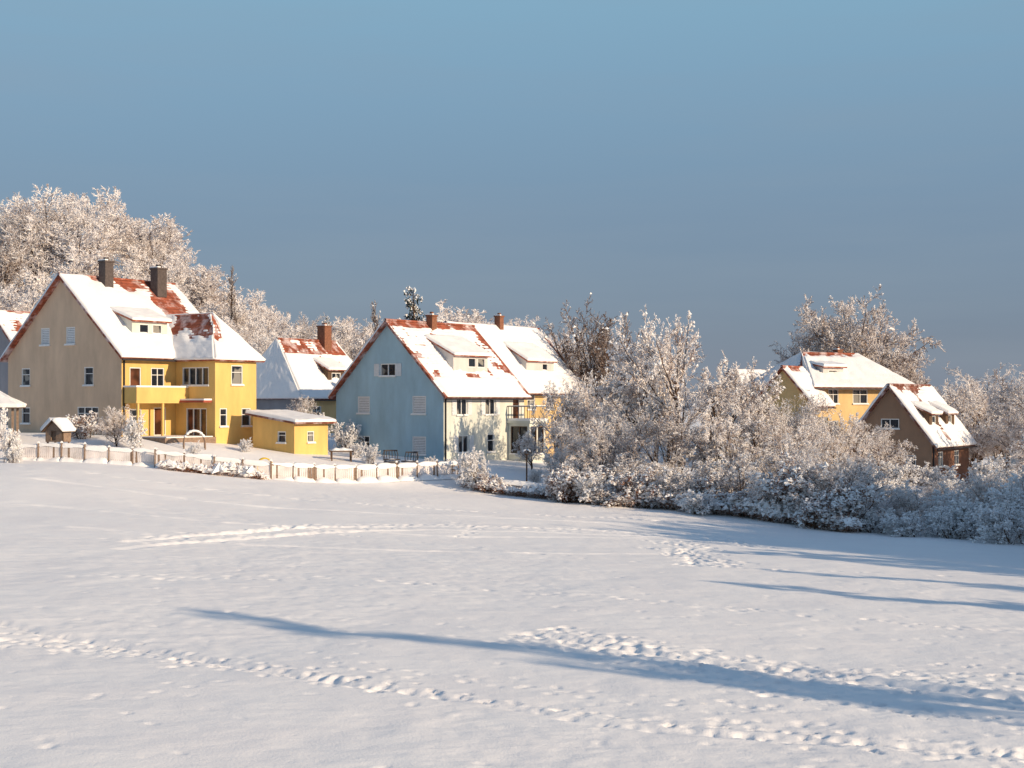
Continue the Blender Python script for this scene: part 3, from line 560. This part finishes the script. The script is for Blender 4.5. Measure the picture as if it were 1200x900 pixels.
# ------------------------------------------------------------------ fences
m_f=m_simple('frosted_board',(.74,.68,.66),.85,var=.25,scale=1.3)
def fence(label,pts,h,panelfill,seed,pitch=2.1):
    pts=np.array(pts,float);z0=gz(*pts[0]);e=empty('garden_fence',(pts[0][0],pts[0][1],z0),0,label,'fence');rng=np.random.default_rng(seed)
    seg=np.linalg.norm(np.diff(pts,axis=0),axis=1);cum=np.concatenate([[0],np.cumsum(seg)]);Lt=cum[-1];n=max(2,int(Lt/pitch)+1)
    def at(t): 
        x=np.interp(t,cum,pts[:,0]);y=np.interp(t,cum,pts[:,1]);return np.array([x-pts[0][0],y-pts[0][1],gz(x,y)-z0])
    pm=MB();pm.box(-.045,.045,-.075,.03,-.5,h+.10,0);pm.box(-.07,.07,-.09,.05,h+.101,h+.17,1);pm.box(-.04,.04,-.06,.02,h+.171,h+.22,1)
    first=pm.build('post',e,[WOOD,SNOW]);first.location=at(0)
    for i in range(1,n):
        o=first.copy();o.parent=e;o.location=at(Lt*i/(n-1))+[0,0,rng.uniform(-.1,.04)];o.rotation_euler=(rng.normal(0,.04),rng.normal(0,.05),0);COL.objects.link(o)
    r=MB();s=MB()
    for i in range(n-1):
        a=at(Lt*i/(n-1));b=at(Lt*(i+1)/(n-1));d=b-a;l=np.linalg.norm(d);u=d/l;nv=nrm(np.cross(u,[0,0,1.]));hs=h*rng.uniform(.9,1.04)
        for zz in (.22*hs,.85*hs): r.obox(a,u,Z,nv,.05,l-.05,zz,zz+.07,-.03,.02,0)
        m=int(l/.13)
        for j in range(m):
            uu=.04+(l-.08)*j/m;top=hs*rng.uniform(.85,1.0);r.obox(a,u,Z,nv,uu,uu+.108,.0,top,.022,.04,1 if rng.random()<panelfill else 0)
        k=max(6,int(l/.12));t=np.linspace(.0,l,k);hh=.06+.14*vnoise(t*1.8+i*9,t*0,seed)+.03*vnoise(t*6,t*0,seed);hh[0]=hh[-1]=.02;w=.075
        prof=[(-w,-.9),(-w*.9,.5),(0,1),(w*.9,.5),(w,-.9)]
        P=np.stack([np.stack([a+u*tt+nv*pu+np.array([0,0,hs*.97+pv*q]) for pu,pv in prof]) for tt,q in zip(t,hh)]);s.grid(P,0)
        prof=[(-w,0),(-w*.8,.6),(0,1),(w*.8,.6),(w,0)]
        P=np.stack([np.stack([a+u*tt+nv*pu*6+np.array([0,0,-.08+pv*q*2.2]) for pu,pv in prof]) for tt,q in zip(np.linspace(-.05,l+.05,k),hh)]);s.grid(P,0)
    r.build('paling',e,[WOOD,m_f]);s.build('snow_cap',e,[SNOW],smooth=True)
fence('snow plastered wooden fence before the beige yellow house',[(-31,88.8),(-26,88.2),(-22,88.2)],1.0,.85,1,1.5)
fence('snow topped railing fence above a brown hedge',[(-22,87.7),(-18.5,88.2),(-15,88.6)],1.05,.88,2,1.7)
fence('snow crusted panel fence beside the field',[(-15,88.6),(-11,90.6),(-7,92.6),(-3.6,94.0)],1.0,.85,3,1.3)
# low snowy wall
def lowwall():
    a=np.array([-1.2,91.0]);b=np.array([3.6,90.0]);z0=gz(*a);e=empty('garden_wall',(a[0],a[1],z0),0,'low stone garden wall with thick snow cushion','wall')
    u=np.array([b[0]-a[0],b[1]-a[1],gz(*b)-z0]);l=np.linalg.norm(u);u/=l;n=nrm(np.cross(u,[0,0,1.]));m=MB();m.obox((0,0,0),u,Z,n,0,l,-.3,.55,-.15,.15,0);m.build('masonry',e,[GRYP])
    t=np.linspace(0,l,50);hh=.2+.12*vnoise(t*2,t*0,9);hh[0]=hh[-1]=0;pr=[(-.22,-.02),(-.2,.5),(-.08,.95),(.08,1),(.2,.5),(.22,-.02)]
    P=np.stack([np.stack([u*tt+n*p+np.array([0,0,.55+q*h_]) for p,q in pr]) for tt,h_ in zip(t,hh)]);m=MB();m.grid(P);m.build('snow_cap',e,[SNOW],smooth=True)
lowwall()
# ------------------------------------------------------------------ garden objects
def legs(e,lst,name,mat):
    for b in lst:
        m=MB();m.box(*b,0);m.build(name,e,[mat])
def playhouse():
    x,y=-28.9,90.6;e=empty('playhouse',(x,y,gz(x,y)),-.3,'small wooden garden hut on legs with snowy roof','hut')
    legs(e,[(a,a+.1,b,b+.1,-.2,1.0) for a in (-.55,.45) for b in (-.45,.35)],'leg',WOOD)
    m=MB();panel(m,(0,-.5,0),(1,0,0),Z,(0,-1,0),[(-.6,1),(.6,1),(.6,1.8),(0,2.3),(-.6,1.8)],[(-.2,1.1,.2,1.7)]);m.box(-.6,.6,-.3,.5,1.0,1.8,0);m.build('cabin',e,[WOOD])
    r=MB();s=MB()
    for sg in (-1,1):
        A=(sg*.8,-.7,1.66);B=(sg*.8,.7,1.66);C=(0,.7,2.4);D=(0,-.7,2.4);slab(r,[A,B,C,D],.06);snowpatch(s,A,B,C,D,None,.22)
    ro=r.build('roof',e,[DWOOD]);s.build('roof_snow',ro,[SNOW],smooth=True)
playhouse()
def gazebo():
    x,y=-34.2,94.5;e=empty('gazebo',(x,y,gz(x,y)),.2,'open timber garden shelter with snowy pyramid roof','shelter')
    legs(e,[(a,a+.14,b,b+.14,-.3,2.4) for a in (-1.2,1.06) for b in (-1.2,1.06)],'post',WOOD)
    r=MB();s=MB();c=[(-1.6,-1.6,2.35),(1.6,-1.6,2.35),(1.6,1.6,2.35),(-1.6,1.6,2.35)];T=(0,0,3.3)
    for i in range(4): slab(r,[c[i],c[(i+1)%4],T],.08);snowpatch(s,c[i],c[(i+1)%4],T,T,None,.2)
    ro=r.build('roof',e,[DWOOD]);s.build('roof_snow',ro,[SNOW],smooth=True)
gazebo()
def arch(name,x,y,R_,r,mat,label,snowy=True,k=2):
    e=empty(name,(x,y,gz(x,y)),.3,label,'arch');t=np.linspace(0,np.pi,22)
    for q in range(k):
        m=MB();off=q*.45
        pts=np.stack([R_*np.cos(t),np.full(22,off),R_*.6+R_*1.1*np.sin(t)],1);pts[0,2]=-.1;pts[-1,2]=-.1
        d=nrm(np.gradient(pts,axis=0));tubes(m,pts[None],d[None],np.full((1,22),r),8);m.build('hoop',e,[mat])
        if snowy:
            m=MB();sl=slice(3,19);tubes(m,(pts[sl]+[0,0,r*.9])[None],d[sl][None],np.full((1,16),r*1.6)*(.7+.6*np.sin(np.arange(16)*1.7)**2)[None],7);m.build('snow_cap',e,[SNOW],smooth=True)
    m=MB()
    for a in t[4:-4:2]: m.obox((R_*np.cos(a),0,R_*.6+R_*1.1*np.sin(a)),(1,0,0),(0,1,0),Z,-.02,.02,0,.45,-.02,.02)
    m.build('rungs',e,[mat])
arch('garden_arch',-21.2,95,.7,.05,WOOD,'rose arch thickly coated in snow')
arch('climbing_arch',-15.9,91.6,.5,.045,YPLAY,'yellow metal climbing arch in a snowy garden',False)
def chair(x,y,rz,first=None):
    e=empty('garden_chair',(x,y,gz(x,y)),rz,'round dark wicker garden chair with snow on it','chair','garden chairs on the lawn');e.scale=(.85,.85,.85)
    t=np.linspace(0,np.pi*2,25)
    m=MB()
    for r_,z_ in ((.62,.35),(.66,.55),(.6,.2)):
        pts=np.stack([r_*np.cos(t),r_*.8*np.sin(t),np.full(25,z_)],1);tubes(m,pts[None],nrm(np.gradient(pts,axis=0))[None],np.full((1,25),.05),6)
    m.box(-.5,.5,-.4,.4,.3,.42,0);m.build('seat',e,[WICK])
    m=MB()
    for q in range(7):
        a=math.radians(-60+q*20);pts=np.array([[.6*math.sin(a),.5*math.cos(a),.4],[.72*math.sin(a),.66*math.cos(a),.9],[.6*math.sin(a),.66*math.cos(a),1.25]]);tubes(m,pts[None],nrm(np.gradient(pts,axis=0))[None],np.full((1,3),.035),5)
    tt=np.radians(np.linspace(-62,62,14));pts=np.stack([.62*np.sin(tt),.67*np.cos(tt),np.full(14,1.25)],1);tubes(m,pts[None],nrm(np.gradient(pts,axis=0))[None],np.full((1,14),.06),6);m.build('backrest',e,[WICK])
    legs(e,[(a-.03,a+.03,b-.03,b+.03,-.1,.3) for a,b in ((-.4,-.3),(.4,-.3),(-.4,.3),(.4,.3))],'leg',WICK)
    m=MB();g=np.linspace(-1,1,13);X,Y=np.meshgrid(g,g);hh=.43+.2*np.clip(1-X**2-Y**2,0,1)**.5;m.grid(np.stack([X*.48,Y*.38,hh],-1));m.build('snow_cushion',e,[SNOW],smooth=True)
chair(-8.1,95.8,.4);chair(-6.9,95.6,-.5)
def table(x,y):
    e=empty('garden_table',(x,y,gz(x,y)),.2,'long dark garden table under a thick snow layer','table')
    m=MB();m.box(-.8,.8,-.4,.4,.60,.68,0);m.build('table_top',e,[DWOOD])
    legs(e,[(a,a+.09,b,b+.09,-.2,.60) for a in (-.7,.6) for b in (-.35,.26)],'leg',DWOOD)
    m=MB();g=np.linspace(-1,1,21);X,Y=np.meshgrid(g,g);hh=.66+.2*(1-X**4)*(1-Y**4)+.03*np.sin(X*9);m.grid(np.stack([X*.79,Y*.39,hh],-1));m.build('snow_layer',e,[SNOW],smooth=True)
table(-11.6,96.6)
def feeder(x,y):
    e=empty('bird_feeder',(x,y,gz(x,y)),0,'dark post carrying a small snowy bird feeder','bird feeder')
    m=MB();m.box(-.05,.05,-.05,.05,-.3,2.3,0);m.build('post',e,[DWOOD])
    m=MB();m.box(-.16,.16,-.16,.16,2.3,2.35,0);[m.box(a,a+.04,b,b+.04,2.35,2.5,0) for a in (-.14,.10) for b in (-.14,.10)];m.build('tray',e,[DWOOD])
    r=MB();s=MB()
    for sg in (-1,1):
        A=(sg*.25,-.25,2.46);B=(sg*.25,.25,2.46);C=(0,.25,2.62);D=(0,-.25,2.62);slab(r,[A,B,C,D],.03);snowpatch(s,A,B,C,D,None,.1)
    ro=r.build('roof',e,[DWOOD]);s.build('roof_snow',ro,[SNOW],smooth=True)
feeder(.95,91.9)
def stake(x,y,h):
    e=empty('wooden_stake',(x,y,gz(x,y)),.2,'plain wooden stake with snow cap at field edge','stake')
    m=MB();m.box(-.09,.09,-.09,.09,-.3,h,0);m.build('post',e,[BRICKR]);m=MB();m.box(-.12,.12,-.12,.12,h+.001,h+.1,0);m.box(-.07,.07,-.07,.07,h+.101,h+.16,0);m.build('snow_cap',e,[SNOW])
stake(10.4,83.4,1.2)
# ------------------------------------------------------------------ GROUND SHEET
def ground_mesh():
    ys=[-80,-60,-40,-25,-15,-8,-3,0,3,6,9,11,12.5,13.5,14.3,15]
    y=15.0
    while y<97: y*=1.0027;ys.append(y)
    while y<260: y*=1.012;ys.append(y)
    while y<6000: y*=1.09;ys.append(y)
    ys=np.array(ys)
    xs=list(np.arange(-9.5,13.5,.06))
    a=xs[-1];st=.06
    while a<38: st=min(.15,st*1.02);a+=st;xs.append(a)
    while a<160: st*=1.06;a+=st;xs.append(a)
    while a<6000: st*=1.3;a+=st;xs.append(a)
    a=xs[0];st=.06;lf=[]
    while a>-38: st=min(.15,st*1.02);a-=st;lf.append(a)
    while a>-160: st*=1.06;a-=st;lf.append(a)
    while a>-6000: st*=1.3;a-=st;lf.append(a)
    xs=np.array(lf[::-1]+xs)
    X,Y=np.meshgrid(xs,ys);Zz=ground(X,Y)
    near=sstep(12,16,Y)*(1-sstep(92,100,Y))
    Zz+=near*(.10*(fbm(X*.35,Y*.28,21,3)-.5)+.03*(fbm(X*1.3,Y*1.7,31,4)-.5))
    Zz+=near*.024*(fbm(X*2.6+Y*.8,Y*3.0,41,3)-.5)*(.3+1.4*sstep(.4,.7,fbm(X*.15,Y*.1,51,2)))
    rng=np.random.default_rng(5)
    def dent(x,y,rx,ry,dep,ang,rim=.14):
        R_=max(rx,ry)*3
        i0,i1=np.searchsorted(xs,[x-R_,x+R_]);j0,j1=np.searchsorted(ys,[y-R_,y+R_])
        if i1<=i0 or j1<=j0:return
        dx=X[j0:j1,i0:i1]-x;dy=Y[j0:j1,i0:i1]-y;c,s=math.cos(ang),math.sin(ang)
        q=((dx*c+dy*s)/rx)**2+((-dx*s+dy*c)/ry)**2
        Zz[j0:j1,i0:i1]+=-dep*np.exp(-q**1.3)+dep*rim*np.exp(-((np.sqrt(q)-1.6)/.45)**2)
    def track(pts,step=.42,lat=.12,dep=.05,size=.08,jit=.09,band=0,n=1):
        pts=np.array(pts,float);seg=np.linalg.norm(np.diff(pts,axis=0),axis=1);cum=np.concatenate([[0],np.cumsum(seg)]);Lt=cum[-1]
        for w in range(n):
            t=rng.uniform(0,step);sd=1;off=rng.normal(0,band)
            while t<Lt:
                x=np.interp(t,cum,pts[:,0]);y=np.interp(t,cum,pts[:,1]);x2=np.interp(t+.3,cum,pts[:,0]);y2=np.interp(t+.3,cum,pts[:,1]);a=math.atan2(y2-y,x2-x+1e-6)
                o=sd*lat+off+rng.normal(0,jit)+.25*math.sin(t*.45+w*2)+.1*math.sin(t*1.7+w)
                sz=size*rng.uniform(.6,1.6)
                dent(x-math.sin(a)*o,y+math.cos(a)*o,sz,sz*rng.uniform(.5,.9),dep*rng.uniform(.2,1.3),a+rng.normal(0,.6))
                t+=step*rng.uniform(.4,1.6);sd=-sd
    def groove(pts,w=.2,dep=.02):
        pts=np.array(pts,float);seg=np.linalg.norm(np.diff(pts,axis=0),axis=1);cum=np.concatenate([[0],np.cumsum(seg)]);Lt=cum[-1]
        for t in np.arange(0,Lt,w*.7):
            x=np.interp(t,cum,pts[:,0]);y=np.interp(t,cum,pts[:,1]);dent(x,y+.35*math.sin(t*.27)+.12*math.sin(t*.9),w,w*.8,dep*rng.uniform(.4,1.3)*(.75+.25*math.sin(t*.21)),0,.12)
    A=[(-14,32.5),(-10.9,30.2),(-6.5,27.2),(-2.2,24.6),(1.35,22.6),(4.5,21.4),(8,20.2)]
    track(A,n=5,band=.2,dep=.055);groove(A,.25,.04)
    track([(-14,30),(-10.2,28.6),(-7,28),(-4.8,26.2),(-2,23.8)],n=2,band=.15)
    track([(-14,29.5),(-11.5,29.3),(-9,28.4),(-7.6,28.1)],n=5,band=.35,size=.1)
    B=[(.2,31),(1.8,29.4),(3.3,28),(5.6,26.6),(7.6,25.2),(10.5,23.8)]
    track(B,n=18,band=.6,dep=.05,size=.1,step=.38);groove(B,.3,.04)
    track([(2,28.6),(4.5,25.6),(6.5,24.2),(9,22.5)],n=7,band=.6)
    track([(4,27.6),(7,27.3),(10,27.2),(13,27.4)],n=7,band=.4,dep=.05)
    track([(-4,26.8),(0,25.2),(3,24.0),(6,22.9),(9,22.3)],n=2,band=.3,dep=.035)
    track([(3,22.5),(5,21.2),(7,20.6),(9,20.0)],n=4,band=.4)
    C=[(-13,48),(-9.8,54.6),(-7,60),(-3.9,64.0),(2,66.4),(6.4,66.7),(11.2,69)]
    track(C,n=4,band=.3,dep=.06,size=.15,step=.42);groove(C,.3,.06);groove([(x+.5,y-2.4) for x,y in C],.3,.05)
    track([(6,48),(6.4,52),(5.8,55),(7.2,58),(6.2,61)],n=5,band=.4,dep=.08,size=.16)
    track([(5,57),(7.5,55),(6,52),(8.5,50)],n=3,band=.4,dep=.07,size=.15);track([(6,61),(9,62.5),(11,60)],n=3,band=.3,dep=.07,size=.15)
    track([(11,60),(10.2,64),(9.8,68)],n=5,band=.4,dep=.09,size=.16);track([(9.2,60.5),(11.8,60)],n=2,size=.17)
    track([(-2,58),(-1.5,63),(-3,67)],n=2,size=.15);track([(-17,64),(-8,57),(2,50),(9,47.5),(16,48)],n=1,size=.15,step=.7,dep=.05)
    groove([(-16,52),(-9,49),(0,50.5),(7,55),(14,56)],.3,.035);groove([(-20,60),(-12,57),(-3,58.5),(6,63),(13,62)],.32,.04);groove([(-24,72),(-15,69),(-6,70),(5,72.5),(13,70)],.35,.05)
    track([(-12,38),(-5,40.5),(3,37),(10,34),(16,32)],n=2,band=.2,size=.12,step=.6,dep=.045)
    track([(-28,80),(-15,76),(-5,75),(6,77),(12,76)],n=2,size=.2,dep=.06)
    for i in range(450): 
        x=rng.uniform(-12,12);y=rng.uniform(17,45);dent(x,y,rng.uniform(.05,.16),rng.uniform(.05,.1),rng.uniform(.01,.03),rng.uniform(0,3))
    m=MB();m.grid(np.stack([X,Y,Zz],-1));o=m.build('ground',None,[SNOWF],smooth=True);o['kind']='structure';o['label']='gently sloping snow covered field with footprints'
ground_mesh()
# far hills
def farhill():
    m,nt,b=newmat('haze_tinted_forest');n1=noise(nt,.02,5,rough=.7)
    nt.links.new(mixc(nt,maprange(nt,n1,.4,.62),(.10,.14,.2),(.34,.38,.46)),b.inputs['Base Color']);b.inputs['Roughness'].default_value=1  # aerial haze is put into the forest colour as blue-grey tones
    x=np.linspace(-2500,3200,400);v=np.linspace(0,1,14);X,V=np.meshgrid(x,v)
    Yb=1500+V*900+0*X
    Zb=-25+ (28+26*fbm(X*.0016+3,X*0,5,4)+5*fbm(X*.02,V*3,6,3))*np.sin(V*np.pi/2)**.8
    g=MB();g.grid(np.stack([X,Yb,Zb],-1));o=g.build('far_hill',None,[m],smooth=True);o['kind']='structure';o['label']='hazy blue wooded hills on the horizon'
farhill()
# ------------------------------------------------------------------ LIGHT
el=math.radians(18.2);sd=Vector((.87*math.cos(el),-.49*math.cos(el),math.sin(el))).normalized()
L=bpy.data.lights.new('sun','SUN');L.energy=5.0;L.angle=math.radians(.5);L.color=(1,.78,.53)
so=bpy.data.objects.new('sun',L);COL.objects.link(so);so.rotation_euler=(-sd).to_track_quat('-Z','Y').to_euler();so.location=(40,-20,30)
W=bpy.data.worlds.new('World');sc.world=W;W.use_nodes=True;nt=W.node_tree;bg=nt.nodes['Background']
sk=N(nt,'ShaderNodeTexSky',sky_type='NISHITA');sk.sun_disc=False;sk.sun_elevation=el;sk.sun_rotation=math.atan2(.87,-.49)
sk.air_density=1.2;sk.dust_density=.6;sk.ozone_density=2.2
STR=.145
# low haze layer: blue-grey winter haze near the horizon, blended over the physical sky by true elevation
tc=N(nt,'ShaderNodeTexCoord');sx=N(nt,'ShaderNodeSeparateXYZ');nt.links.new(tc.outputs['Generated'],sx.inputs[0])
rmp=N(nt,'ShaderNodeValToRGB');nt.links.new(maprange(nt,sx.outputs[2],0,.3),rmp.inputs[0])
cs=[(0,(.190,.238,.325)),(.15,(.160,.218,.320)),(.42,(.172,.262,.385)),(.72,(.205,.350,.490)),(1,(.235,.43,.575))]
els=rmp.color_ramp.elements
while len(els)<len(cs): els.new(.5)
for e_,(p_,c_) in zip(els,cs): e_.position=p_;e_.color=(*c_,1)
cl1=noise(nt,2.2,4,'Generated',.55,(1,1,9))
cloud=mixc(nt,maprange(nt,cl1,.42,.75,0,.32),rmp.outputs[0],(.26,.32,.40))
sc_=N(nt,'ShaderNodeVectorMath',operation='SCALE');nt.links.new(cloud,sc_.inputs[0]);sc_.inputs['Scale'].default_value=1/STR
nt.links.new(mixc(nt,maprange(nt,sx.outputs[2],.30,.60,.9,0),sk.outputs[0],sc_.outputs[0]),bg.inputs[0]);bg.inputs[1].default_value=STR
# ------------------------------------------------------------------ CAMERA
cd=bpy.data.cameras.new('camera');cd.lens=50;cd.sensor_width=36;cd.shift_y=20/1200;cd.clip_end=9000;cd.clip_start=.5
co=bpy.data.objects.new('camera',cd);COL.objects.link(co);co.location=(0,0,5);co.rotation_euler=(math.pi/2,0,0);sc.camera=co
